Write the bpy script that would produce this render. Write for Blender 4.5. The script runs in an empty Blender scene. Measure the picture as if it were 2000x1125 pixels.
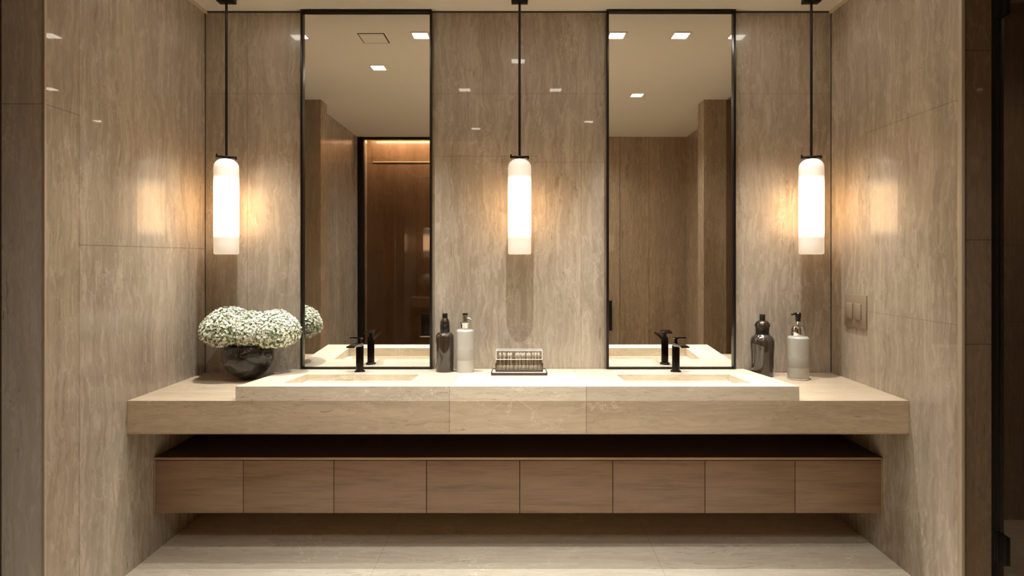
import bpy, bmesh, math, random
from mathutils import Vector, Matrix

# ------------------------------------------------------------------ camera, world, exposure
SC = bpy.context.scene
COL = SC.collection
EYE = 1.292          # camera height above the floor
H = 2.556            # ceiling height
W = 1.6              # half width of the niche
cam_d = bpy.data.cameras.new('camera')
cam_d.sensor_width = 36.0
cam_d.lens = 1146.0 / 2000.0 * 36.0
cam_d.shift_x = -0.006
cam_d.shift_y = -57.5 / 2000.0
cam_d.clip_start = 0.01
cam = bpy.data.objects.new('camera', cam_d)
cam.location = (0, -3.0, EYE)
cam.rotation_euler = (math.pi / 2, 0, 0)
COL.objects.link(cam)
SC.camera = cam

wd = bpy.data.worlds.new('world')
SC.world = wd
wd.use_nodes = True
wd.node_tree.nodes['Background'].inputs[0].default_value = (1.0, 0.85, 0.68, 1)
wd.node_tree.nodes['Background'].inputs[1].default_value = 0.02

SC.view_settings.view_transform = 'Standard'
SC.view_settings.look = 'None'
SC.view_settings.gamma = 1.0
SC.view_settings.use_curve_mapping = False
SC.view_settings.exposure = 0.0
SC.cycles.max_bounces = 12
SC.cycles.diffuse_bounces = 5
SC.cycles.glossy_bounces = 8
SC.cycles.transmission_bounces = 10
SC.cycles.transparent_max_bounces = 16
SC.cycles.caustics_reflective = False
SC.cycles.caustics_refractive = False
SC.cycles.sample_clamp_indirect = 6.0
SC.cycles.use_denoising = True

NEUTRAL = (0.98, 1.0, 0.97)
ORANGE = (1.0, 0.62, 0.31)
DOWN_POWER = 1.0
PENDANT_EMIT = 7.5

# ------------------------------------------------------------------ node material helpers
def srgb(r, g, b):
    f = lambda c: ((c / 255 + 0.055) / 1.055) ** 2.4 if c > 10 else c / 255 / 12.92
    return (f(r), f(g), f(b), 1)


class NT:
    def __init__(s, name):
        s.m = bpy.data.materials.new(name)
        s.m.use_nodes = True
        s.t = s.m.node_tree
        s.b = s.t.nodes['Principled BSDF']
        s.out = s.t.nodes['Material Output']

    def n(s, kind, **kw):
        nd = s.t.nodes.new(kind)
        for k, v in kw.items():
            setattr(nd, k, v)
        return nd

    def put(s, sock, v):
        if isinstance(v, bpy.types.NodeSocket):
            s.t.links.new(v, sock)
        elif isinstance(v, (tuple, list)) and len(v) == 3 and sock.type == 'RGBA':
            sock.default_value = (*v, 1)
        else:
            sock.default_value = v

    def math(s, op, a, b=0.0, c=0.0, clamp=False):
        nd = s.n('ShaderNodeMath', operation=op, use_clamp=clamp)
        s.put(nd.inputs[0], a)
        s.put(nd.inputs[1], b)
        s.put(nd.inputs[2], c)
        return nd.outputs[0]

    def mix(s, f, a, b, mode='MIX'):
        nd = s.n('ShaderNodeMix', data_type='RGBA', blend_type=mode)
        s.put(nd.inputs[0], f)
        s.put(nd.inputs[6], a)
        s.put(nd.inputs[7], b)
        return nd.outputs[2]

    def coord(s, scale=(1, 1, 1), loc=(0, 0, 0)):
        tc = s.n('ShaderNodeTexCoord')
        mp = s.n('ShaderNodeMapping')
        mp.inputs['Scale'].default_value = scale
        mp.inputs['Location'].default_value = loc
        s.t.links.new(tc.outputs['Object'], mp.inputs[0])
        return mp.outputs[0]

    def noise(s, vec, scale, detail=4, rough=0.55, dist=0.0):
        nd = s.n('ShaderNodeTexNoise')
        s.put(nd.inputs['Vector'], vec)
        nd.inputs['Scale'].default_value = scale
        nd.inputs['Detail'].default_value = detail
        nd.inputs['Roughness'].default_value = rough
        nd.inputs['Distortion'].default_value = dist
        return nd.outputs['Fac'], nd.outputs['Color']

    def ramp(s, fac, stops):
        nd = s.n('ShaderNodeValToRGB')
        s.put(nd.inputs[0], fac)
        e = nd.color_ramp.elements
        while len(e) < len(stops):
            e.new(0.5)
        for el, (p, c) in zip(e, stops):
            el.position = p
            el.color = c if len(c) == 4 else (*c, 1)
        return nd.outputs[0]

    def smooth(s, v, a, b):
        nd = s.n('ShaderNodeMapRange', interpolation_type='SMOOTHSTEP')
        s.put(nd.inputs[0], v)
        nd.inputs[1].default_value = a
        nd.inputs[2].default_value = b
        nd.inputs[3].default_value = 0
        nd.inputs[4].default_value = 1
        return nd.outputs[0]

    def set(s, **kw):
        for k, v in kw.items():
            s.put(s.b.inputs[k.replace('_', ' ')], v)
        return s


def plain(name, col, rough=0.4, metal=0.0, coat=0.0, spec=0.5, var=0.06, bump=0.0, bscale=200, **kw):
    """plain material with a faint procedural variation in tone"""
    t = NT(name)
    f, _ = t.noise(t.coord(), 9, 3)
    dark = tuple(c * (1 - var) for c in col[:3]) + (1,)
    lite = tuple(min(1, c * (1 + var)) for c in col[:3]) + (1,)
    t.set(Base_Color=t.mix(f, dark, lite), Roughness=rough, Metallic=metal, Coat_Weight=coat)
    t.b.inputs['Specular IOR Level'].default_value = spec
    t.b.inputs['Coat Roughness'].default_value = 0.03
    for k, v in kw.items():
        t.b.inputs[k.replace('_', ' ')].default_value = v
    if bump:
        f2, _ = t.noise(t.coord(), bscale, 2)
        bp = t.n('ShaderNodeBump')
        bp.inputs['Strength'].default_value = bump
        bp.inputs['Distance'].default_value = 0.002
        t.put(bp.inputs['Height'], f2)
        t.put(t.b.inputs['Normal'], bp.outputs[0])
    return t.m


def stone(name, base, vein='z', seed=0.0, joints=(), contrast=1.0, rough=0.22, coat=0.32, light=0.6,
          slabs=None, freq=1.0, jcol=0.45, spec=0.3):
    """honed travertine: long soft bands along one axis, fibres, pale hair cracks, dark pits.
    joints: (axis, position, half width[, axis2, lo, hi]) in metres."""
    t = NT(name)
    st = {'z': (1, 1, 0.10), 'x': (0.13, 1, 1), 'y': (1, 0.2, 1)}[vein]
    off = (seed * 3.1, seed * 1.7, seed * 2.3)
    v = t.coord(tuple(freq * c for c in st), off)
    # wavy displacement of the bands
    _, wc = t.noise(t.coord((1.6, 1.6, 1.6), off), 1.6, 4, 0.6)
    vm = t.n('ShaderNodeVectorMath', operation='MULTIPLY_ADD')
    t.put(vm.inputs[0], wc)
    vm.inputs[1].default_value = (0.10, 0.10, 0.10)
    t.put(vm.inputs[2], v)
    vv = vm.outputs[0]
    b1, _ = t.noise(vv, 7.0, 4, 0.55, 0.35)          # broad bands
    b2, _ = t.noise(vv, 46.0, 8, 0.7, 0.8)        # fibres
    b3, _ = t.noise(t.coord((1, 1, 1), off), 2.2, 3, 0.6)   # blotches
    s = t.math('ADD', t.math('MULTIPLY', b1, 0.36), t.math('MULTIPLY', b2, 0.50))
    s = t.math('ADD', s, t.math('MULTIPLY', b3, 0.14))
    k = 0.23 * contrast
    r, g, b = base[:3]
    lo = (r * (1 - k), g * (1 - k * 1.12), b * (1 - k * 1.25))
    hi = (min(1, r * (1 + k)), min(1, g * (1 + k * 1.05)), min(1, b * (1 + k * 1.12)))
    col = t.ramp(s, [(0.38, lo), (0.50, (r, g, b)), (0.62, hi)])
    # pale hair cracks
    vo = t.n('ShaderNodeTexVoronoi', feature='DISTANCE_TO_EDGE')
    st2 = {'z': (1, 1, 0.22), 'x': (0.25, 1, 1), 'y': (1, 0.3, 1)}[vein]
    _, wc2 = t.noise(t.coord((1, 1, 1), off), 7.0, 5, 0.65)
    vm2 = t.n('ShaderNodeVectorMath', operation='MULTIPLY_ADD')
    t.put(vm2.inputs[0], wc2)
    vm2.inputs[1].default_value = (0.22, 0.22, 0.22)
    t.put(vm2.inputs[2], t.coord(st2, off))
    t.put(vo.inputs['Vector'], vm2.outputs[0])
    vo.inputs['Scale'].default_value = 6.5
    line = t.math('SUBTRACT', 1.0, t.smooth(vo.outputs['Distance'], 0.0, 0.018))
    msk, _ = t.noise(t.coord((1, 1, 1), (off[0] + 5, off[1], off[2])), 3.5, 3)
    line = t.math('MULTIPLY', line, t.smooth(msk, 0.46, 0.62))
    pale = (min(1, r * 1.55), min(1, g * 1.6), min(1, b * 1.7), 1)
    col = t.mix(t.math('MULTIPLY', line, light), col, pale)
    # small dark pits
    pt, _ = t.noise(vv, 75.0, 3, 0.7)
    pm, _ = t.noise(vv, 9.0, 2)
    pit = t.math('MULTIPLY', t.smooth(pt, 0.58, 0.68), t.smooth(pm, 0.5, 0.62))
    col = t.mix(t.math('MULTIPLY', pit, 0.65), col, (r * 0.45, g * 0.40, b * 0.34, 1))
    geo = t.n('ShaderNodeTexCoord')
    sep = t.n('ShaderNodeSeparateXYZ')
    t.put(sep.inputs[0], geo.outputs['Object'])
    ax = {'x': sep.outputs[0], 'y': sep.outputs[1], 'z': sep.outputs[2]}
    if slabs:                                     # each slab cut from a slightly different block
        for a, lo_, hi_, mul in slabs:
            m = t.math('MULTIPLY', t.math('GREATER_THAN', ax[a], lo_), t.math('LESS_THAN', ax[a], hi_))
            col = t.mix(m, col, t.mix(1.0, col, (*mul, 1), 'MULTIPLY'))
    jm = None
    for j in joints:
        m = t.math('COMPARE', ax[j[0]], j[1], j[2])
        if len(j) > 3:
            m = t.math('MULTIPLY', m, t.math('MULTIPLY', t.math('GREATER_THAN', ax[j[3]], j[4]),
                                             t.math('LESS_THAN', ax[j[3]], j[5])))
        jm = m if jm is None else t.math('MAXIMUM', jm, m)
    if jm is not None:
        col = t.mix(t.math('MULTIPLY', jm, 1.0), col, t.mix(1.0, col, (jcol, jcol * .92, jcol * .85, 1), 'MULTIPLY'))
    t.set(Base_Color=col, Roughness=t.math('ADD', rough, t.math('MULTIPLY', b2, 0.10)), Coat_Weight=coat)
    t.b.inputs['Specular IOR Level'].default_value = spec
    t.b.inputs['Coat Roughness'].default_value = 0.015
    bp = t.n('ShaderNodeBump')
    bp.inputs['Strength'].default_value = 0.12
    bp.inputs['Distance'].default_value = 0.002
    t.put(bp.inputs['Height'], t.math('SUBTRACT', b2, t.math('MULTIPLY', pit, 0.6)))
    t.put(t.b.inputs['Normal'], bp.outputs[0])
    return t.m


def wood(name, base, seed=0.0):
    t = NT(name)
    v = t.coord((1.0, 3, 9), (seed, seed * 2, seed * 3))
    a, _ = t.noise(v, 3.0, 4, 0.5, 0.6)
    b, _ = t.noise(t.coord((3.0, 10, 90), (seed, seed, seed)), 2.4, 6, 0.65, 0.5)
    s = t.math('ADD', t.math('MULTIPLY', a, 0.5), t.math('MULTIPLY', b, 0.5))
    r, g, bl = base[:3]
    col = t.ramp(s, [(0.34, (r * .68, g * .62, bl * .56)), (0.5, (r, g, bl)), (0.66, (r * 1.2, g * 1.2, bl * 1.22))])
    t.set(Base_Color=col, Roughness=0.42)
    bp = t.n('ShaderNodeBump')
    bp.inputs['Strength'].default_value = 0.12
    bp.inputs['Distance'].default_value = 0.001
    t.put(bp.inputs['Height'], b)
    t.put(t.b.inputs['Normal'], bp.outputs[0])
    return t.m


def emission(name, col, strength):
    t = NT(name)
    t.set(Base_Color=(0.8, 0.8, 0.8, 1), Roughness=0.3)
    t.b.inputs['Emission Color'].default_value = (*col, 1)
    t.b.inputs['Emission Strength'].default_value = strength
    return t.m


def thin_glass(name, tint, ior=1.5, rough=0.0, minrefl=0.0):
    """clear sheet or shell: light passes straight through, tinted, with a Fresnel reflection"""
    t = NT(name)
    tr = t.n('ShaderNodeBsdfTransparent')
    tr.inputs[0].default_value = (*tint, 1)
    gl = t.n('ShaderNodeBsdfGlossy')
    gl.inputs['Color'].default_value = (1, 1, 1, 1)
    gl.inputs['Roughness'].default_value = rough
    fr = t.n('ShaderNodeFresnel')
    geo = t.n('ShaderNodeNewGeometry')          # same reflectance on leaving a thin sheet as on entering it
    t.put(fr.inputs[0], t.math('MULTIPLY_ADD', geo.outputs['Backfacing'], 1.0 / ior - ior, ior))
    mx = t.n('ShaderNodeMixShader')
    t.put(mx.inputs[0], t.math('ADD', fr.outputs[0], minrefl, clamp=True))
    t.put(mx.inputs[1], tr.outputs[0])
    t.put(mx.inputs[2], gl.outputs[0])
    t.t.links.new(mx.outputs[0], t.out.inputs[0])
    t.t.nodes.remove(t.b)
    return t.m


# ------------------------------------------------------------------ mesh helpers
class MB:
    def __init__(s):
        s.bm = bmesh.new()

    def _add(s, bm2, M=None):
        if M is not None:
            bm2.transform(M)
        me = bpy.data.meshes.new('tmp')
        bm2.to_mesh(me)
        s.bm.from_mesh(me)
        bm2.free()
        bpy.data.meshes.remove(me)

    def box(s, x0, x1, y0, y1, z0, z1, bev=0.0, seg=2, M=None):
        b = bmesh.new()
        bmesh.ops.create_cube(b, size=1)
        for v in b.verts:
            v.co = Vector(((x0 + x1) / 2 + v.co.x * (x1 - x0), (y0 + y1) / 2 + v.co.y * (y1 - y0),
                           (z0 + z1) / 2 + v.co.z * (z1 - z0)))
        if bev > 0:
            bmesh.ops.bevel(b, geom=list(b.edges), offset=bev, segments=seg, affect='EDGES', profile=0.5)
        s._add(b, M)
        return s

    def lathe(s, prof, n=48, M=None, caps=True):
        """prof: list of (radius, z) from bottom to top"""
        b = bmesh.new()
        rings = []
        for r, z in prof:
            if r <= 1e-6:
                rings.append([b.verts.new((0, 0, z))])
            else:
                rings.append([b.verts.new((r * math.cos(2 * math.pi * i / n), r * math.sin(2 * math.pi * i / n), z))
                              for i in range(n)])
        for A, B in zip(rings, rings[1:]):
            for i in range(n):
                j = (i + 1) % n
                if len(A) == 1 and len(B) == 1:
                    continue
                if len(A) == 1:
                    b.faces.new((A[0], B[j], B[i]))
                elif len(B) == 1:
                    b.faces.new((A[i], A[j], B[0]))
                else:
                    b.faces.new((A[i], A[j], B[j], B[i]))
        if caps:
            if len(rings[0]) > 1:
                b.faces.new(list(reversed(rings[0])))
            if len(rings[-1]) > 1:
                b.faces.new(rings[-1])
        bmesh.ops.recalc_face_normals(b, faces=b.faces)
        s._add(b, M)
        return s

    def tube(s, pts, r, n=12):
        """round bar along points; r may be a list"""
        pts = [Vector(p) for p in pts]
        rs = r if isinstance(r, (list, tuple)) else [r] * len(pts)
        b = bmesh.new()
        rings = []
        up = Vector((0, 0, 1))
        for i, p in enumerate(pts):
            d = (pts[min(i + 1, len(pts) - 1)] - pts[max(i - 1, 0)]).normalized()
            a = d.cross(up if abs(d.dot(up)) < 0.95 else Vector((1, 0, 0))).normalized()
            c = d.cross(a).normalized()
            rings.append([b.verts.new(p + rs[i] * (a * math.cos(2 * math.pi * k / n) + c * math.sin(2 * math.pi * k / n)))
                          for k in range(n)])
        for A, B in zip(rings, rings[1:]):
            for k in range(n):
                j = (k + 1) % n
                b.faces.new((A[k], A[j], B[j], B[k]))
        b.faces.new(rings[0])
        b.faces.new(list(reversed(rings[-1])))
        bmesh.ops.recalc_face_normals(b, faces=b.faces)
        s._add(b)
        return s

    def build(s, name, mats, parent=None, smooth=True, loc=None, angle=40):
        me = bpy.data.meshes.new(name)
        s.bm.to_mesh(me)
        s.bm.free()
        if not isinstance(mats, (list, tuple)):
            mats = [mats]
        for m in mats:
            me.materials.append(m)
        if smooth:
            me.polygons.foreach_set('use_smooth', [True] * len(me.polygons))
            me.set_sharp_from_angle(angle=math.radians(angle))
        me.update()
        o = bpy.data.objects.new(name, me)
        COL.objects.link(o)
        if parent:
            o.parent = parent
        if loc:
            o.location = loc
        return o


def thing(name, label, cat, loc=(0, 0, 0), rz=0.0, group=None):
    o = bpy.data.objects.new(name, None)
    o.empty_display_size = 0.05
    o.location = loc
    o.rotation_euler = (0, 0, rz)
    o['label'] = label
    o['category'] = cat
    if group:
        o['group'] = group
    COL.objects.link(o)
    return o


def tag(o, label, cat, group=None):
    o['label'] = label
    o['category'] = cat
    if group:
        o['group'] = group
    return o


def struct(o):
    o['kind'] = 'structure'
    return o


def copy_tree(o, parent=None):
    c = o.copy()
    COL.objects.link(c)
    c.parent = parent
    for ch in list(o.children):
        copy_tree(ch, c)
    return c


# ------------------------------------------------------------------ materials
BASE = srgb(167, 153, 136)
J = 0.0016
M_back = stone('travertine_back', BASE, 'z', 1.0, joints=[
    ('z', 2.135, J * .7), ('z', 1.815, J * .7, 'x', -.45, .10), ('x', 0.322, J * .8), ('x', -1.385, J),
    ('z', 1.785, J * .7, 'x', .08, .46)], jcol=0.62, contrast=1.25)
M_left = stone('travertine_left', BASE, 'z', 4.0, joints=[
    ('y', -0.861, J), ('z', 1.342, J, 'y', -.861, 1), ('z', 1.815, J, 'y', -2, -.861), ('y', -0.33, J * .7)],
    slabs=[('y', -2, -.861, (0.93, 0.90, 0.86))], contrast=1.4, jcol=0.5)
M_right = stone('travertine_right', BASE, 'z', 9.0, joints=[
    ('z', 1.87, J, 'y', -2, -.30), ('z', 1.05, J * .7)], contrast=1.4, jcol=0.6)
M_grey = stone('grey_stone', srgb(196, 187, 176), 'z', 12.0, joints=[('z', 1.815, J)], contrast=0.75, jcol=.6)
M_dark = stone('brown_stone', srgb(128, 106, 84), 'z', 15.0, joints=[('z', 2.05, J), ('z', 1.36, J), ('z', .98, J)], contrast=0.8)
M_far = stone('travertine_far', srgb(165, 142, 116), 'z', 21.0, joints=[
    ('x', 1.055, 0.003), ('x', 1.36, 0.002), ('x', .28, .003)], contrast=1.0, jcol=0.5)
M_shower = stone('brown_polished_stone', srgb(122, 99, 77), 'z', 24.0, contrast=1.1, coat=0.6, rough=0.15)
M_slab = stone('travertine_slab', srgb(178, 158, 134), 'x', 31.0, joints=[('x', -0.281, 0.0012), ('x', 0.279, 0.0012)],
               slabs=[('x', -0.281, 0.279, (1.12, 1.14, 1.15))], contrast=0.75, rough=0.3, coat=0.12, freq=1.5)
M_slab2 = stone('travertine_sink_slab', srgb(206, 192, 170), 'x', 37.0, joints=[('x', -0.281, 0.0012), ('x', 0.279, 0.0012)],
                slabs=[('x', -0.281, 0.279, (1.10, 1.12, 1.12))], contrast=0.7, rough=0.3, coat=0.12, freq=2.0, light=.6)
M_basin = stone('travertine_basin', srgb(222, 208, 186), 'x', 40.0, contrast=0.5, rough=0.3, coat=0.1, freq=2.0)
M_floor = stone('floor_stone', srgb(216, 203, 182), 'x', 51.0, joints=[
    ('y', -1.2, .0015), ('x', -.6, .0015), ('x', .6, .0015), ('y', -2.4, .0015)], contrast=0.7, rough=0.3, coat=0.35, light=.7, jcol=.75)
M_ceil = plain('ceiling_paint', srgb(226, 216, 200), 0.8, var=0.01)
M_trim = plain('dark_shadow_gap', srgb(46, 36, 27), 0.6)
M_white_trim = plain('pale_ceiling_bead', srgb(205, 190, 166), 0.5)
M_beigetrim = plain('beige_edge_profile', srgb(176, 160, 138), 0.45)
M_metaltrim = plain('champagne_metal', srgb(196, 172, 142), 0.3, metal=0.6)
M_black = plain('black_metal', srgb(24, 20, 17), 0.32, metal=0.5, spec=0.5)
M_blackgloss = plain('gunmetal', srgb(38, 32, 28), 0.18, metal=0.85)
M_wood = [wood('brown_oak_%d' % i, srgb(132, 105, 82), i * 3.7) for i in range(1)]
M_woodlip = wood('oak_lip', srgb(160, 132, 106), 11.0)
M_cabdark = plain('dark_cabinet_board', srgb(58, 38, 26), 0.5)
M_chrome = plain('chrome', srgb(212, 212, 212), 0.08, metal=1.0, var=0.01)
M_mirror = plain('mirror_silver', (0.90, 0.885, 0.85, 1), 0.0, metal=1.0, var=0.0)
M_glass_dark = thin_glass('smoked_glass', (0.78, 0.70, 0.62), 1.45, 0.0, 0.0)
M_glass_door = thin_glass('smoked_door_glass', (0.68, 0.62, 0.55), 1.5, 0.0, 0.02)
M_edge_highlight = plain('painted_edge_highlight', srgb(235, 230, 220), 0.4)  # pale colour imitating bright highlights on the lid edges
M_clear = thin_glass('clear_acrylic', (0.93, 0.92, 0.90), 1.5, 0.0, 0.04)


def wall_box(name, mats, x0, x1, y0, y1, z0=0.0, z1=H, face_mat=None):
    mb = MB()
    mb.box(x0, x1, y0, y1, z0, z1)
    o = struct(mb.build(name, mats, smooth=False))
    if face_mat:
        for p in o.data.polygons:
            p.material_index = face_mat(p.normal)
    return o


# ------------------------------------------------------------------ room shell
wall_box('floor', M_floor, -2.0, 3.1, -3.7, 0.12, -0.12, 0.0)
mb = MB()
mb.box(-2.0, 3.1, -3.30, 0.12, H, H + 0.04)
mb.box(-0.1, 3.1, -3.7, -3.30, H, H + 0.04)
struct(mb.build('ceiling', M_ceil, smooth=False))
wall_box('wall_back', M_back, -1.77, 1.80, 0.0, 0.12)
# the two side walls of the niche; their ends towards the room are clad in darker stone
wall_box('wall_left', [M_left, M_grey], -1.77, -W, -1.016, 0.0, face_mat=lambda n: 1 if n.y < -.5 else 0)
wall_box('wall_right', [M_right, M_dark], W, 1.722, -0.865, 0.0, face_mat=lambda n: 1 if n.y < -.5 else 0)
wall_box('wall_left_rear', M_left, -1.90, -1.667, -3.7, -1.84)
wall_box('wall_left_pilaster', M_far, -1.90, -1.57, -1.84, -1.69)
wall_box('wall_left_passage', M_dark, -1.90, -1.78, -1.69, 0.12)
wall_box('wall_right_pilaster', M_far, 1.476, 1.90, -1.84, -1.69)
wall_box('wall_right_rear', M_far, 1.75, 1.90, -3.12, -1.84)
wall_box('wall_front', M_far, -0.1, 1.90, -3.24, -3.12)
mb = MB()
mb.box(1.722, 1.752, -0.884, -0.80, 0, H, 0.001)
struct(mb.build('trim_9', M_black))
# corridor behind the glass door
wall_box('wall_corridor_back', M_dark, 1.722, 3.1, -0.10, 0.12)
wall_box('wall_corridor_right', M_dark, 2.9, 3.1, -1.84, -0.10)
wall_box('wall_corridor_front', M_dark, 1.90, 3.1, -1.95, -1.84)
# shower recess behind the smoked glass, with a raised cove over it
wall_box('wall_shower_back', M_shower, -1.667, -0.1, -3.62, -3.50, 0, 2.80)
wall_box('wall_shower_side', M_shower, -0.1, 0.0, -3.50, -3.24, 0, 2.80)
mb = MB()
mb.box(-1.9, 0.0, -3.62, -3.26, 2.80, 2.84)
mb.box(-1.9, 0.0, -3.30, -3.26, H + .04, 2.80)
mb.box(-1.70, -1.667, -3.62, -3.30, H, 2.80)
struct(mb.build('ceiling_cove', M_ceil, smooth=False))

# shadow gaps and edge trims
def trim(name, mat, *b):
    mb = MB()
    mb.box(*b)
    return struct(mb.build(name, mat, smooth=False))


trim('trim_1', M_trim, -W, W, -0.004, 0.0, H - 0.007, H)
trim('trim_2', M_trim, -W, -W + 0.0025, -0.004, 0.0, 0, H - .007)
trim('trim_3', M_trim, W - 0.0025, W, -0.004, 0.0, 0, H - .007)
mb = MB()
mb.box(W - 0.002, W + 0.010, -0.886, -0.865, 0, H, 0.001)
struct(mb.build('trim_4', M_beigetrim))
mb = MB()
mb.box(-W - 0.006, -W + 0.002, -1.020, -1.012, 0, H, 0.001)
struct(mb.build('trim_5', M_beigetrim))
trim('trim_6', M_white_trim, -W, -W + .012, -1.0, 0, H - .012, H)
trim('trim_7', M_white_trim, W - .012, W, -.86, 0, H - .012, H)

trim('reflection_strip', M_white_trim, -1.60, -0.11, -3.50, -3.488, 2.352, 2.362)  # pale strip made up to imitate a bright reflected line, no real trim

# door on the left of the passage (its frame shows at the edge of the left mirror)
mb = MB()
mb.box(-1.779, -1.70, -1.689, -1.63, 0, H - .001)
mb.box(-1.779, -1.73, -1.63, -1.02, 2.2, H - .001)
d1 = struct(mb.build('door_1', M_black, smooth=False))
mb = MB()
mb.box(-1.776, -1.745, -1.628, -1.018, 0.005, 2.198)
mb.build('door_leaf', M_cabdark, d1, smooth=False)

# flush stone door in the front wall with a slim dark pull, seen in the right mirror
mb = MB()
mb.box(0.283, 1.052, -3.12, -3.112, 0.004, 2.55)
d2 = struct(mb.build('door_2', M_far, smooth=False))
mb = MB()
mb.box(0.935, 0.965, -3.075, -3.055, .55, .86, 0.003)
mb.box(0.943, 0.957, -3.112, -3.07, .60, .62)
mb.box(0.943, 0.957, -3.112, -3.07, .79, .81)
mb.build('door_handle', M_black, d2)

# ------------------------------------------------------------------ smoked glass shower screen
t = thing('shower_screen', 'floor-to-ceiling smoked glass shower screen with black post, seen in the left mirror', 'shower screen', (-0.9, -3.14, 0))
mb = MB()
mb.box(-1.61, -0.1, -3.145, -3.135, 0.02, H - 0.025)
o = mb.build('glass_pane', M_glass_dark, t, smooth=False)
o.location = (0.9, 3.14, 0)
mb = MB()
mb.box(-1.666, -1.605, -3.17, -3.11, 0, H - .001, 0.002)
mb.box(-1.605, -0.1, -3.16, -3.12, H - 0.026, H - .001)
mb.box(-1.605, -0.1, -3.16, -3.12, 0.0, 0.02)
o = mb.build('frame', M_black, t)
o.location = (0.9, 3.14, 0)
# black box-shaped pull with a chrome lip
mb = MB()
mb.box(-1.0, -0.86, -3.134, -3.07, .50, .72, 0.006)
h_ = mb.build('pull_handle', M_black, t)
h_.location = (0.9, 3.14, 0)
mb = MB()
mb.tube([(-1.01, -3.06, .49), (-0.85, -3.06, .49)], 0.007)
mb.build('chrome_bar', M_chrome, h_)
# cove light tube
M_led = emission('cove_led', (1.0, 0.74, 0.46), 14.0)
t = thing('cove_light', 'warm linear light hidden in the ceiling cove above the shower, seen in the left mirror', 'light', (-0.9, -3.33, H + 0.06))
MB().box(-0.76, 0.76, -0.012, 0.012, -0.01, 0.01).build('light_strip', M_led, t, smooth=False)
al = bpy.data.lights.new('cove_glow', 'AREA')
al.shape = 'RECTANGLE'
al.size = 1.4
al.size_y = 0.02
al.energy = 13
al.color = (1.0, 0.84, 0.66)
ao = bpy.data.objects.new('cove_glow', al)
ao.location = (-0.9, -3.345, H + 0.05)
ao.rotation_euler = (math.radians(-35), 0, 0)
COL.objects.link(ao)

# ------------------------------------------------------------------ smoked glass door on the right, standing ajar
ang = math.atan2(1.722 - 1.642, 0.80)
t = thing('glass_door', 'tall smoked glass door with dark edge profile and hinge at the right edge of the room', 'door', (1.727, -0.889, 0), -ang)
MB().box(-0.004, 0.004, -0.78, -0.010, 0.012, 2.545).build('glass_pane', M_glass_door, t, smooth=False)
MB().box(-0.008, 0.006, -0.012, 0.0, 0.008, 2.548, 0.001).build('edge_profile', M_black, t)
for z in (0.26, 2.2):
    hb = MB()
    hb.box(-0.012, 0.008, -0.05, 0.0, z - .05, z + 0.05, 0.002)
    hb.box(-0.018, -0.005, -0.022, -0.004, z - .05, z + .05, 0.004)
    hb.build('hinge', M_black, t)

# ------------------------------------------------------------------ ceiling downlights and access panel
M_lens = emission('downlight_lens', (1.0, 0.93, 0.80), 30.0)
M_lampframe = plain('white_lamp_frame', srgb(225, 215, 198), 0.5)


def downlight_mesh():
    f = MB()
    a, b = 0.052, 0.042
    for (x0, x1, y0, y1) in ((-a, a, -a, -b), (-a, a, b, a), (-a, -b, -b, b), (b, a, -b, b)):
        f.box(x0, x1, y0, y1, -0.004, 0.0)
    l = MB()
    l.box(-b, b, -b, b, -0.002, 0.0)
    return f, l


spots = [  # x, distance from the vanity wall, power, cone in degrees, lens radius, label
    (-0.552, 0.347, 140, 58, .02, 'square ceiling downlight at the right edge of the left mirror'),
    (0.558, 0.347, 140, 58, .02, 'square ceiling downlight at the left edge of the right mirror'),
    (0.920, 0.347, 75, 56, .02, 'square ceiling downlight in the middle of the right mirror near its top'),
    (-1.245, 0.347, 150, 54, .012, 'square ceiling downlight over the bowl of flowers'),
    (1.245, 0.347, 140, 54, .012, 'square ceiling downlight over the grey dispenser'),
    (-0.924, 0.906, 50, 96, .02, 'small square ceiling downlight reflected below the access panel in the left mirror'),
    (0.919, 1.558, 35, 120, .02, 'small square ceiling downlight reflected lower down in the right mirror'),
    (0.0, 0.75, 125, 88, .006, 'square ceiling downlight in front of the middle pendant lamp'),
    (-0.40, 1.39, 72, 84, .02, 'square ceiling downlight glinting on the stone left of the middle pendant'),
    (0.28, 1.39, 72, 84, .02, 'square ceiling downlight glinting on the stone right of the middle pendant'),
    (0.65, 2.41, 34, 150, .02, 'square ceiling downlight glinting on the stone beside the right mirror'),
    (-0.41, 2.70, 44, 150, .02, 'square ceiling downlight glinting lower on the stone left of the middle pendant'),
    (2.35, 0.85, 26, 140, .02, 'unseen downlight added to brighten the corridor behind the glass door'),  # added out of sight so the door glass does not go black
]
first = None
for x, d, pw, cone, rad, lab in spots:
    if first is None:
        first = thing('recessed_downlight', lab, 'ceiling light', (x, -d, H), group='square downlights in the ceiling')
        f, l = downlight_mesh()
        f.build('trim_frame', M_lampframe, first, smooth=False)
        l.build('lamp_lens', M_lens, first, smooth=False)
        root = first
    else:
        root = copy_tree(first)
        root.location = (x, -d, H)
        root['label'] = lab
    ld = bpy.data.lights.new('downlight_beam', 'SPOT')
    ld.energy = DOWN_POWER * pw
    ld.color = NEUTRAL
    ld.spot_size = math.radians(cone)
    ld.spot_blend = 1.0
    ld.shadow_soft_size = rad
    lo = bpy.data.objects.new('downlight_beam', ld)
    lo.location = (x, -d, H - 0.03)
    COL.objects.link(lo)

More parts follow.
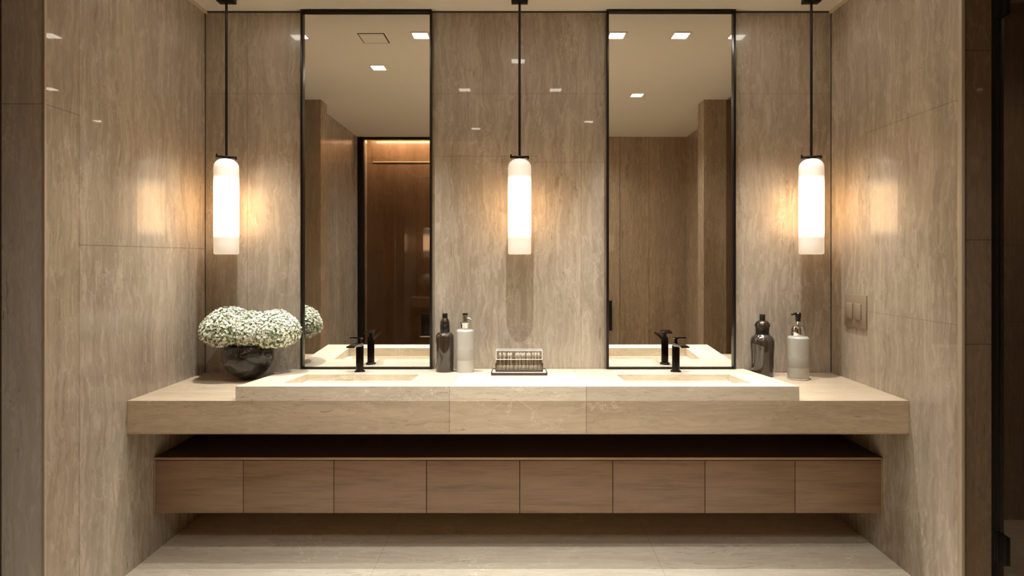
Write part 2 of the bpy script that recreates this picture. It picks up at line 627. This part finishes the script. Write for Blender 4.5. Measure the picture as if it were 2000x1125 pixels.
t = thing('ceiling_access_panel', 'rectangular flush access panel in the ceiling, seen in the left mirror', 'ceiling panel', (-0.828, -0.388, H))
MB().box(-.070, .070, -.068, .068, -0.003, 0.0).build('panel', M_ceil, t, smooth=False)
mb = MB()
for b in ((-.076, .076, -.075, -.068), (-.076, .076, .068, .073), (-.076, -.070, -.068, .068), (.070, .076, -.068, .068)):
    mb.box(*b, -0.002, 0.0)
mb.build('edge_gap', M_trim, t, smooth=False)

# ------------------------------------------------------------------ countertop with the raised sink slab
ZT = 0.710     # top of the counter
ZB = 0.574
DC = 0.60      # counter depth
BX = 1.157     # half width of the raised slab
def ztop(y):   # the raised slab falls gently to the wall
    return EYE - (0.563 + (0.5236 - 0.563) * (-y / DC))


ct = thing('vanity_countertop', 'long floating travertine vanity top with a raised double sink slab', 'countertop', (0, 0, 0))
sinks = [(-1.003, -0.468), (0.463, 0.995)]
SY0, SY1 = -0.500, -0.225
# raised slab with two rectangular openings
b = bmesh.new()
xs = [-BX, sinks[0][0], sinks[0][1], sinks[1][0], sinks[1][1], BX - .006]
ys = [-0.598, SY0, SY1, -0.0045]
top, bot = {}, {}
for i, x in enumerate(xs):
    for j, y in enumerate(ys):
        top[i, j] = b.verts.new((x, y, ztop(y)))
        bot[i, j] = b.verts.new((x, y, ZT))
hole = {(1, 1), (3, 1)}
for i in range(5):
    for j in range(3):
        if (i, j) in hole:
            continue
        b.faces.new((top[i, j], top[i + 1, j], top[i + 1, j + 1], top[i, j + 1]))
        b.faces.new((bot[i, j], bot[i, j + 1], bot[i + 1, j + 1], bot[i + 1, j]))
def side(a, c):
    b.faces.new((bot[a], bot[c], top[c], top[a]))
for i in range(5):
    side((i, 0), (i + 1, 0))
    side((i + 1, 3), (i, 3))
for j in range(3):
    side((0, j + 1), (0, j))
    side((5, j), (5, j + 1))
for (i, j) in hole:
    side((i + 1, j), (i, j))
    side((i, j + 1), (i + 1, j + 1))
    side((i, j), (i, j + 1))
    side((i + 1, j + 1), (i + 1, j))
bmesh.ops.recalc_face_normals(b, faces=b.faces)
mb = MB()
mb._add(b)
mb.build('raised_slab', M_slab2, ct, smooth=False)
# basins: trough with sloping floor, set into the slab (openings cut from the slab below)
b = bmesh.new()
xs2 = [-W + .001, sinks[0][0], sinks[0][1], sinks[1][0], sinks[1][1], W - .001]
ys2 = [-DC, SY0, SY1, -0.0045]
top, bot = {}, {}
for i, x in enumerate(xs2):
    for j, y in enumerate(ys2):
        top[i, j] = b.verts.new((x, y, ZT))
        bot[i, j] = b.verts.new((x, y, ZB))
for i in range(5):
    for j in range(3):
        if (i, j) not in hole:
            b.faces.new((top[i, j], top[i + 1, j], top[i + 1, j + 1], top[i, j + 1]))
        b.faces.new((bot[i, j], bot[i, j + 1], bot[i + 1, j + 1], bot[i + 1, j]))
for i in range(5):
    side((i, 0), (i + 1, 0))
    side((i + 1, 3), (i, 3))
for j in range(3):
    side((0, j + 1), (0, j))
    side((5, j), (5, j + 1))
for (i, j) in hole:
    side((i + 1, j), (i, j))
    side((i, j + 1), (i + 1, j + 1))
    side((i, j), (i, j + 1))
    side((i + 1, j + 1), (i + 1, j))
bmesh.ops.recalc_face_normals(b, faces=b.faces)
mb = MB()
mb._add(b)
mb.build('slab', M_slab, ct, smooth=False)
MB().box(-W + .001, W - .001, -DC - .0015, -DC, ZB, ZB + .004, 0.0006).build('bottom_edge_strip', M_metaltrim, ct)
for (x0, x1) in sinks:
    b = bmesh.new()
    e = 0.0008
    zr = ZT + 0.004
    o4 = [(x0 + e, SY0 + e), (x1 - e, SY0 + e), (x1 - e, SY1 - e), (x0 + e, SY1 - e)]
    i4 = [(x0 + .012, SY0 + .012), (x1 - .012, SY0 + .012), (x1 - .012, SY1 - .012), (x0 + .012, SY1 - .012)]
    f4 = [(x0 + .075, SY0 + .025), (x1 - .075, SY0 + .025), (x1 - .075, SY1 - .03), (x0 + .075, SY1 - .03)]
    zf = [ZT - .070, ZT - .070, ZT - .085, ZT - .085]
    R = [[b.verts.new((*p, z)) for p, z in zip(o4, [ZT - .10] * 4)],
         [b.verts.new((*p, z)) for p, z in zip(o4, [zr] * 4)],
         [b.verts.new((*p, z)) for p, z in zip(i4, [zr] * 4)],
         [b.verts.new((*p, z)) for p, z in zip(f4, zf)]]
    for A, B in zip(R, R[1:]):
        for k in range(4):
            b.faces.new((A[k], A[(k + 1) % 4], B[(k + 1) % 4], B[k]))
    b.faces.new(R[-1])
    b.faces.new(list(reversed(R[0])))
    bmesh.ops.recalc_face_normals(b, faces=b.faces)
    mb = MB()
    mb._add(b)
    bs = mb.build('sink_basin', M_basin, ct, smooth=False)
    xm = (x0 + x1) / 2
    MB().box(xm - .13, xm + .13, SY1 - .075, SY1 - .055, ZT - .084, ZT - .079, 0.001).build('drain_slot', M_black, bs)

# ------------------------------------------------------------------ mirrors
def mirror(x0, x1, label, z1):
    t = thing('framed_mirror', label, 'mirror', ((x0 + x1) / 2, 0, ZT), group='tall mirrors above the sinks')
    hw = (x1 - x0) / 2
    z0b = EYE - .5605 - ZT + .001
    hh = z1 - ZT
    f = MB()
    fw, dp = 0.011, 0.030
    f.box(-hw, -hw + fw, -dp, -0.005, z0b, hh, 0.001)
    f.box(hw - fw, hw, -dp, -0.005, z0b, hh, 0.001)
    f.box(-hw + fw, hw - fw, -dp, -0.005, hh - fw, hh, 0.001)
    f.box(-hw + fw, hw - fw, -dp, -0.005, z0b, z0b + .006, 0.001)
    f.build('frame', M_black, t)
    MB().box(-hw + fw, hw - fw, -0.012, -0.006, z0b + .006, hh - fw).build('mirror_glass', M_mirror, t, smooth=False)


mirror(-1.103, -0.437, 'tall black-framed mirror on the left, behind the left sink', H - .004)
mirror(0.449, 1.103, 'tall black-framed mirror on the right, behind the right sink', H - .002)

# ------------------------------------------------------------------ pendants
def shade_material():
    t = NT('frosted_lit_glass')
    tc = t.n('ShaderNodeTexCoord')
    sp = t.n('ShaderNodeSeparateXYZ')
    t.put(sp.inputs[0], tc.outputs['Object'])
    z = sp.outputs[2]                        # 0 at the bottom of the shade, .47 at its top
    up = t.smooth(z, 0.075, 0.135)
    dn = t.math('SUBTRACT', 1.0, t.smooth(z, 0.30, 0.385))
    core = t.math('MULTIPLY', up, dn)
    glow = t.math('MULTIPLY_ADD', core, PENDANT_EMIT, 0.52)
    col = t.mix(core, (1.0, 0.80, 0.58, 1), (*ORANGE, 1))
    t.set(Base_Color=(0.55, 0.50, 0.44, 1), Roughness=0.25)
    t.put(t.b.inputs['Emission Color'], col)
    t.put(t.b.inputs['Emission Strength'], glow)
    return t.m


M_shade = shade_material()


def pendant(x, label, tilt):
    zb = EYE + 0.020
    t = thing('pendant_lamp', label, 'pendant lamp', (x, -0.15, H), group='glass cylinder pendants')
    hz = zb - H
    MB().box(-.040, .040, -.022, .022, -0.022, 0.0, 0.002).build('ceiling_canopy', M_black, t)
    MB().tube([(0, 0, -.02), (0, 0, hz + .475)], 0.006).build('stem', M_black, t)
    r, h = 0.0565, 0.465
    prof = [(0, 0.0), (r - .008, 0.0), (r - .002, .002), (r, .008)]
    prof += [(r, .05 + (h - .10) * k / 6) for k in range(7)]
    for k in range(1, 9):
        a = math.pi / 2 * k / 8
        prof.append((max(0.0, r * math.cos(a) ** 0.8) if k < 8 else 0.0, (h - .045) + .045 * math.sin(a)))
    s = MB().lathe(prof, 48).build('glass_shade', M_shade, t, angle=60)
    s.location = (0, 0, hz)
    c = MB()
    c.box(-.046, .046, -.010, .010, 0, .010, 0.002)
    c.box(-.046, -.038, -.012, .012, .0, .018, 0.002)
    c.box(.038, .046, -.012, .012, -.006, .010, 0.002)
    c.lathe([(.020, -.006), (.020, .002)], 24)
    co = c.build('top_clip', M_black, t)
    co.location = (0, 0, hz + h + .003)
    co.rotation_euler = (0, 0, tilt)


pendant(-1.417, 'lit white glass cylinder pendant at the left, above the flowers', math.radians(28))
pendant(0.007, 'lit white glass cylinder pendant in the middle between the mirrors', 0.0)
pendant(1.424, 'lit white glass cylinder pendant at the right, above the grey dispenser', math.radians(-22))

# ------------------------------------------------------------------ floating cabinet
CD, CZ0, CZ1 = 0.425, 0.175, 0.420
cb = thing('floating_cabinet', 'long floating brown oak cabinet with eight handleless fronts under the countertop', 'cabinet', (0, 0, 0))
X0, X1 = -1.597, 1.597
cc = MB().box(X0 + .004, X1 - .004, -CD + .022, -0.005, CZ0 + .002, CZ1 - .012).build('carcass', [M_cabdark, M_woodlip], cb, smooth=False)
for p in cc.data.polygons:
    p.material_index = 1 if p.normal.z < -.9 else 0
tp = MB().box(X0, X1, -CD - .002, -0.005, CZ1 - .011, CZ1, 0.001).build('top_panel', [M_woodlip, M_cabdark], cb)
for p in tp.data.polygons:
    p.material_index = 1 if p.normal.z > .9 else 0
cuts = [302, 475, 652, 833, 1015, 1197, 1377, 1553, 1726]
sc_ = 1146 / (3 - CD)
for a, c in zip(cuts, cuts[1:]):
    xa, xb = (a - 1012) / sc_ + .0015, (c - 1012) / sc_ - .0015
    mb = MB()
    mb.box(xa, xb, -CD, -CD + .020, CZ0, CZ1 - .015, 0.0008)
    mb.build('drawer_front', M_wood[0], cb)
for sx in (X0, X1 - .003):
    MB().box(sx, sx + .003, -CD - .001, -CD + .018, CZ0, CZ1 - .012).build('end_strip', M_metaltrim, cb, smooth=False)

# ------------------------------------------------------------------ faucets
def faucet(x, sgn, label):
    y = -0.12
    t = thing('faucet', label, 'faucet', (x, y, ztop(y)), group='black basin faucets')
    MB().lathe([(.026, 0), (.026, .004), (.022, .007), (.0185, .008), (.0185, .124), (.0165, .128), (0, .128)], 40).build('body', M_blackgloss, t)
    b = bmesh.new()
    # flat spout reaching out over the basin, widening towards its tip
    L = 0.165
    sec = []
    for k in range(9):
        u = k / 8
        w = 0.014 + 0.006 * u
        th = 0.017 * (1 - u) + 0.006
        zc = 0.130 + 0.014 * math.sin(u * 1.6)
        yy = 0.016 - (L + .016) * u
        sec.append([b.verts.new((sx * w, yy, zc + sz * th / 2)) for sx, sz in ((-1, -1), (1, -1), (1, 1), (-1, 1))])
    for A, B in zip(sec, sec[1:]):
        for k in range(4):
            b.faces.new((A[k], A[(k + 1) % 4], B[(k + 1) % 4], B[k]))
    b.faces.new(sec[0])
    b.faces.new(sec[-1][::-1])
    bmesh.ops.recalc_face_normals(b, faces=b.faces)
    bmesh.ops.bevel(b, geom=list(b.edges), offset=0.0015, segments=2, affect='EDGES')
    mb = MB()
    mb._add(b)
    mb.build('spout', M_blackgloss, t)
    M = Matrix.Translation((sgn * 0.012, 0, 0.165)) @ Matrix.Rotation(math.radians(-8), 4, 'X')
    lv = MB().box(-.026, .026, -.045, .012, -.004, .004, 0.002, M=M)
    lv.lathe([(.008, .125), (.008, .166)], 20)
    lv.build('lever', M_blackgloss, t)


faucet(-0.777, -1, 'matte black faucet behind the left sink')
faucet(0.774, 1, 'matte black faucet behind the right sink')

# ------------------------------------------------------------------ bottles
def rounded(r, z0, z1, rb=0.006, rt=0.018, neck=None, n=7):
    """profile of a bottle body with rounded foot and shoulder running into the neck radius"""
    p = [(0, z0)]
    for k in range(n + 1):
        a = math.pi / 2 * k / n
        p.append((r - rb + rb * math.sin(a), z0 + rb - rb * math.cos(a)))
    nk = neck if neck is not None else 0
    for k in range(n + 1):
        a = math.pi / 2 * k / n
        p.append((r - rt + rt * math.cos(a), z1 - rt + rt * math.sin(a)))
    if nk:
        p.append((nk, z1 + 0.002))
    else:
        p.append((0, z1))
    return p


M_dkbottle = plain('dark_glazed_bottle', srgb(52, 41, 33), 0.12, coat=0.8)
M_whbottle = plain('white_glazed_bottle', srgb(178, 172, 164), 0.28, coat=0.3)
M_whlabel = plain('white_band', srgb(166, 159, 150), 0.5)
M_gybottle = plain('grey_glazed_bottle', srgb(164, 160, 150), 0.30, coat=0.3)
M_gylabel = plain('grey_band', srgb(150, 146, 136), 0.5)
M_silver = plain('silver_collar', srgb(196, 194, 190), 0.2, metal=1.0)
M_pewter = plain('pewter_collar', srgb(92, 80, 68), 0.2, metal=0.9)
M_blackpl = plain('black_plastic', srgb(18, 15, 13), 0.35)

# black bottle beside the left mirror
y = -.115
t = thing('pump_bottle', 'tall black bottle beside the left mirror', 'bottle', (-.360, y, ztop(y)), group='bottles on the vanity')
MB().lathe(rounded(.0445, 0, .196, .005, .026, neck=.022)).build('body', M_dkbottle, t)
MB().lathe([(.0215, .194), (.0235, .198), (.0235, .232), (.021, .235)], 36).build('neck_collar', M_blackpl, t)
MB().lathe([(.0225, .2345), (.0225, .244), (.018, .256), (.014, .262), (.013, .264)], 36).build('metal_band', M_pewter, t)
MB().lathe([(.0130, .2635), (.0130, .284), (.012, .286), (0, .286)], 28).build('cap', M_blackpl, t)

# white bottle next to it
y = -.13
t = thing('pump_bottle', 'tall white bottle with clear pump standing right of the black bottle', 'bottle', (-.259, y, ztop(y)), group='bottles on the vanity')
MB().lathe(rounded(.0435, 0, .209, .004, .012, neck=.020)).build('body', M_whbottle, t)
mb = MB()
mb.lathe([(.0437, .062), (.0441, .064), (.0441, .112), (.0437, .114)], 48, caps=False)
mb.build('label_band', M_whlabel, t)
MB().lathe([(.019, .208), (.021, .213), (.021, .232), (.026, .240), (.026, .243), (.014, .247)], 36).build('collar', M_silver, t)
pu = MB()
pu.lathe([(.013, .246), (.013, .277), (.012, .279)], 28)
pu.tube([(.010, -.008, .262), (.024, -.014, .262), (.030, -.016, .254)], 0.006)
pu.build('clear_pump', M_silver, t)
MB().lathe([(.0132, .2785), (.0132, .287), (0, .288)], 28).build('cap', M_blackpl, t)

# waisted dark bottle at the right
y = -.078
t = thing('pump_bottle', 'waisted dark bottle with domed collar right of the right mirror', 'bottle', (1.216, y, ZT), group='bottles on the vanity')
MB().lathe([(0, 0), (.045, 0), (.051, .003), (.0535, .012), (.0535, .05), (.0530, .085), (.0545, .12), (.0565, .150),
            (.0565, .172), (.053, .186), (.045, .197), (.036, .203), (.034, .206)], 56).build('body', M_dkbottle, t)
MB().lathe([(.034, .205), (.031, .212), (.032, .235), (.034, .244)], 40).build('neck', M_blackpl, t)
MB().lathe([(.034, .243), (.037, .247), (.036, .255), (.030, .266), (.020, .273), (.014, .275)], 40).build('domed_collar', M_pewter, t)
MB().lathe([(.0135, .274), (.0135, .303), (.012, .305), (0, .305)], 28).build('cap', M_blackpl, t)

# grey dispenser with pump
y = -.165
t = thing('soap_dispenser', 'grey-white pump dispenser with silver collar and black pump at the right', 'soap dispenser', (1.353, y, ZT), 0.0, group='bottles on the vanity')
MB().lathe(rounded(.0485, .010, .207, .004, .012, neck=.030)).build('body', M_gybottle, t)
MB().lathe([(.0487, .060), (.0491, .062), (.0491, .108), (.0487, .110)], 48, caps=False).build('label_band', M_gylabel, t)
MB().lathe([(0, 0), (.046, 0), (.048, .004), (.048, .0105)], 48).build('glass_foot', M_silver, t)
MB().lathe([(.030, .205), (.0325, .209), (.0325, .246), (.028, .256), (.012, .258)], 40).build('collar', M_chrome, t)
MB().lathe([(.0095, .257), (.0095, .275), (.011, .279)], 24).build('pump_tube', M_silver, t)
pu = MB()
pu.lathe([(.0115, .2785), (.0115, .290), (.0135, .308), (.0135, .318), (.010, .322), (0, .323)], 28)
pu.tube([(0, 0, .314), (-.020, -.004, .316), (-.036, -.008, .312)], [.008, .0065, .004])
pu.build('pump_head', M_blackpl, t)

# ------------------------------------------------------------------ tray, clear box and cotton swabs
ty = -.19
zt0 = ztop(ty)
slope = math.atan((0.563 - 0.5236) / DC)
t = thing('tray', 'rectangular pewter-edged tray between the sinks', 'tray', (0.005, ty, zt0))
t.rotation_euler = (-slope, 0, 0)
tb = MB()
tb.box(-.132, .132, -.075, .075, 0.001, .007, 0.002)
tb.box(-.132, .132, -.075, -.070, .006, .0125, 0.001)
tb.box(-.132, .132, .070, .075, .006, .015, 0.001)
tb.box(-.132, -.127, -.070, .070, .006, .015, 0.001)
tb.box(.127, .132, -.070, .070, .006, .015, 0.001)
tb.build('rim', M_pewter, t)
MB().box(-.127, .127, -.070, .070, .0068, .0115).build('white_inlay', plain('white_inlay', srgb(228, 220, 206), 0.3), t, smooth=False)
RT = Matrix.Rotation(-slope, 4, 'X')
base = Vector((0.005, ty, zt0)) + (RT @ Vector((0, 0.005, .0118)))
t = thing('clear_box', 'clear acrylic box on the tray, holding cotton swabs', 'box', base)
t.rotation_euler = (-slope, 0, 0)
bw, bd, bh, th = .108, .036, .060, .003
bx = MB()
bx.box(-bw, bw, -bd, bd, 0, .004)
bx.box(-bw, bw, -bd, -bd + th, .004, bh)
bx.box(-bw, bw, bd - th, bd, .004, bh)
bx.box(-bw, -bw + th, -bd + th, bd - th, .004, bh)
bx.box(bw - th, bw, -bd + th, bd - th, .004, bh)
bx.build('body', thin_glass('smoky_acrylic', (0.70, 0.66, 0.60), 1.5, 0.0, 0.03), t, smooth=False)
ld_ = MB()
ld_.box(-bw - .001, bw + .001, -bd - .001, bd + .001, .0975, .1005)
ld_.box(-bw - .001, bw + .001, -bd - .001, -bd + .001, .058, .0975)
ld_.box(-bw - .001, bw + .001, bd - .001, bd + .001, .058, .0975)
ld_.box(-bw - .001, -bw + .001, -bd + .001, bd - .001, .058, .0975)
ld_.box(bw - .001, bw + .001, -bd + .001, bd - .001, .058, .0975)
lid = ld_.build('lid', M_clear, t, smooth=False)
eg = MB()  # thin pale bars painted in as highlights along the lid edges
for zz in (.0585, .1):
    for yy in (-bd - .0012, bd + .0012):
        eg.tube([(-bw - .001, yy, zz), (bw + .001, yy, zz)], 0.0014, 6)
    for xx in (-bw - .001, bw + .001):
        eg.tube([(xx, -bd, zz), (xx, bd, zz)], 0.0014, 6)
for xx in (-bw - .001, bw + .001):
    eg.tube([(xx, -bd - .001, .058), (xx, -bd - .001, .1)], 0.0014, 6)
eg.build('edge_highlight', M_edge_highlight, lid)
fr = MB()
for sx in (-1, 1):
    fr.box(sx * (bw + .0025) - .0025, sx * (bw + .0025) + .0025, -bd - .003, -bd + .004, 0, .042, 0.001)
fr.box(-bw - .004, bw + .004, -bd - .004, -bd - .001, 0.0, .005, 0.0005)
fr.build('dark_edge', M_pewter, t)
M_cotton = plain('cotton', srgb(240, 236, 226), 0.9, bump=0.5)
M_stick = plain('paper_stick', srgb(222, 212, 196), 0.6)
random.seed(5)
sw0 = None
k = 0
for row in range(2):
    for i in range(11):
        x = -.094 + i * .0188 + random.uniform(-.003, .003) + row * .004
        yy = -.014 + row * .026
        lean = random.uniform(-.08, .08)
        if sw0 is None:
            sw0 = thing('cotton_swab', 'white cotton swab standing in the clear box', 'cotton swab', (0, 0, 0), group='cotton swabs in the clear box')
            MB().tube([(0, 0, 0.006), (0, 0, .066)], 0.0024, 8).build('stick', M_stick, sw0)
            for zc, up in ((0.009, -1), (.068, 1)):
                MB().lathe([(0, zc - .010), (.003, zc - .0085), (.0052, zc - .003), (.0052, zc + .004), (.003, zc + .009), (0, zc + .010)], 14).build('cotton_tip', M_cotton, sw0)
            s = sw0
        else:
            s = copy_tree(sw0)
        s.location = base + (RT @ Vector((x, yy, .0085)))
        s.rotation_euler = (-slope, lean, 0)
        s['label'] = ('thin white cotton swab in the front row of the clear box', 'thin white cotton swab in the rear row of the clear box')[row]
        s['group'] = ('front row of cotton swabs in the clear box', 'rear row of cotton swabs in the clear box')[row]
        k += 1

# ------------------------------------------------------------------ switch plate on the right wall
M_switch = plain('bronze_beige_plate', srgb(146, 128, 108), 0.4)
t = thing('wall_switch', 'beige double wall switch on the right stone wall', 'switch', (W, -0.225, 1.045))
MB().box(-.008, 0.0, -.088, .088, -.078, .078, 0.0015).build('plate', M_switch, t)
for yc in (-.028, .040):
    MB().box(-.015, -.0075, yc - .026, yc + .026, -.040, .036, 0.002).build('rocker', M_switch, t)

# ------------------------------------------------------------------ vase and flowers
def vase_mat():
    t_ = NT('smoky_blown_glass')
    f, _ = t_.noise(t_.coord((1, 1, 2.0)), 16, 4, 0.6, 1.5)
    f2, _ = t_.noise(t_.coord((1, 1, 1.5)), 30, 4, 0.6, 0.5)
    t_.set(Base_Color=t_.ramp(f, [(0.35, srgb(10, 8, 6)), (0.56, srgb(24, 19, 15)), (0.70, srgb(90, 76, 60))]), Roughness=0.06, Coat_Weight=0.6)
    bp = t_.n('ShaderNodeBump')
    bp.inputs['Strength'].default_value = 0.55
    bp.inputs['Distance'].default_value = 0.01
    t_.put(bp.inputs['Height'], f)
    t_.put(t_.b.inputs['Normal'], bp.outputs[0])
    return t_.m


vx, vy = -1.304, -.160
t = thing('bowl_vase', 'round dark smoky glass bowl vase at the left end of the counter', 'vase', (vx, vy, ZT))
prof = [(0, 0), (.022, 0), (.040, .006), (.068, .022), (.092, .045), (.108, .072), (.1165, .100), (.117, .125), (.1135, .146), (.108, .160),
        (.104, .166), (.100, .163), (.104, .145), (.107, .120), (.104, .095), (.095, .070), (.075, .045), (.045, .025), (0, .020)]
b = bmesh.new()
mb = MB().lathe(prof, 72)
rnd = random.Random(3)
for v in mb.bm.verts:
    a = math.atan2(v.co.y, v.co.x)
    f = 1 + 0.010 * math.sin(5 * a + v.co.z * 30) + 0.008 * math.sin(9 * a - v.co.z * 45)
    v.co.x *= f
    v.co.y *= f
mb.build('bowl', vase_mat(), t, angle=70)


def petal_mat():
    t_ = NT('cream_florets')
    f, _ = t_.noise(t_.coord(), 60, 2)
    t_.set(Base_Color=t_.ramp(f, [(0.35, srgb(240, 238, 218)), (0.65, srgb(252, 250, 236))]), Roughness=0.7)
    t_.b.inputs['Subsurface Weight'].default_value = 0.0
    return t_.m


def leaf_mat():
    t_ = NT('green_sepals')
    f, _ = t_.noise(t_.coord(), 70, 2)
    t_.set(Base_Color=t_.ramp(f, [(0.35, srgb(58, 74, 38)), (0.65, srgb(132, 146, 92))]), Roughness=0.6)
    return t_.m


M_petal, M_leaf = petal_mat(), leaf_mat()
M_stem = plain('green_stem', srgb(84, 96, 54), 0.6)


def head(cx, cy, cz, rx, ry, rz, seed, n, label):
    """domed flower head: hundreds of four- and five-petalled florets over a lumpy dome of green sepals"""
    rn = random.Random(seed)
    t = thing('flower_head', label, 'flowers', (cx, cy, ZT + .10), group='flower heads in the dark bowl')
    zc = cz - (ZT + .10)
    lumps = [Vector((rn.gauss(0, 1), rn.gauss(0, 1), rn.gauss(0, 1))).normalized() for _ in range(16)]

    def surf(dv, k=1.0):
        l = 1.0 + 0.06 * max(0, max(dv.dot(q) for q in lumps) - .80) * 5 - .035
        low = 1.0
        rxy = math.hypot(dv.x, dv.y)
        if rxy > 1e-4:
            low = (rxy ** 0.85) / rxy if dv.z < 0 else 1.0
        zz = dv.z * rz * (0.74 if dv.z < 0 else 1.12)
        return Vector((dv.x * rx * low, dv.y * ry * low, zz)) * l * k + Vector((0, 0, zc))

    core = bmesh.new()
    bmesh.ops.create_icosphere(core, subdivisions=4, radius=1)
    for v in core.verts:
        dv = v.co.normalized()
        v.co = surf(dv, 0.90 + 0.05 * math.sin(dv.x * 37) * math.sin(dv.y * 41) * math.sin(dv.z * 39))
    mb = MB()
    mb._add(core)
    mb.build('green_core', M_leaf, t, angle=180)
    pb, lb = bmesh.new(), bmesh.new()
    ga = math.pi * (3 - math.sqrt(5))
    for i in range(n):
        z = 1 - 2 * (i + .5) / n
        if z < -.92:
            continue
        rr = math.sqrt(1 - z * z)
        th = ga * i
        dv = Vector((rr * math.cos(th), rr * math.sin(th), z)) + Vector((rn.gauss(0, .03), rn.gauss(0, .03), rn.gauss(0, .03)))
        dv.normalize()
        p = surf(dv, rn.uniform(.93, 1.02))
        nrm = (Vector((dv.x / rx, dv.y / ry, dv.z / rz)).normalized() + Vector((rn.gauss(0, .25), rn.gauss(0, .25), rn.gauss(0, .25) + .15))).normalized()
        a = nrm.cross(Vector((.3, .5, .8))).normalized()
        c = nrm.cross(a)
        s = rn.uniform(.0052, .0080)
        green = rn.random() < (.05 if z > 0.2 else .28)
        bmx = lb if green else pb
        ph = rn.uniform(0, 6.28)
        np_ = rn.choice((4, 5))
        ctr = bmx.verts.new(p)
        for q in range(np_):
            a0 = ph + 2 * math.pi * q / np_
            d0 = a * math.cos(a0) + c * math.sin(a0)
            dl = a * math.cos(a0 - .48) + c * math.sin(a0 - .48)
            dr = a * math.cos(a0 + .48) + c * math.sin(a0 + .48)
            cup = rn.uniform(.1, .5)
            bmx.faces.new((ctr, bmx.verts.new(p + s * (dl * .72 + nrm * cup * .6)), bmx.verts.new(p + s * (d0 * 1.05 + nrm * cup)),
                           bmx.verts.new(p + s * (dr * .72 + nrm * cup * .6))))
        if rn.random() < .55:      # a little sepal between the florets
            a0 = rn.uniform(0, 6.28)
            d0 = a * math.cos(a0) + c * math.sin(a0)
            e0 = d0.cross(nrm)
            q0 = p + d0 * .004 - nrm * .002
            vs = [q0, q0 + d0 * .004 + e0 * .002 + nrm * .003, q0 + d0 * .009 + nrm * .006, q0 + d0 * .004 - e0 * .002 + nrm * .003]
            lb.faces.new([lb.verts.new(v) for v in vs])
    mb = MB()
    mb._add(pb)
    mb.build('florets', M_petal, t, smooth=False)
    mb = MB()
    mb._add(lb)
    mb.build('sepals', M_leaf, t, smooth=False)
    dx = (vx - cx) * .8
    sb = MB()
    sb.tube([(0, 0, zc - rz * .6), (dx * .5, 0, (zc - rz * .6) * .5), (dx, 0, -.03)], 0.004, 8)
    sb.build('stem', M_stem, t)


ez = EYE
head(-1.398, -.165, ez - .352, .128, .125, .104, 1, 2300, 'rounded cream flower head at the left of the dark bowl')
head(-1.288, -.160, ez - .360, .105, .118, .098, 2, 1900, 'cream flower head in the middle above the dark bowl')
head(-1.172, -.165, ez - .358, .116, .120, .098, 3, 2100, 'cream flower head reaching right towards the left mirror')
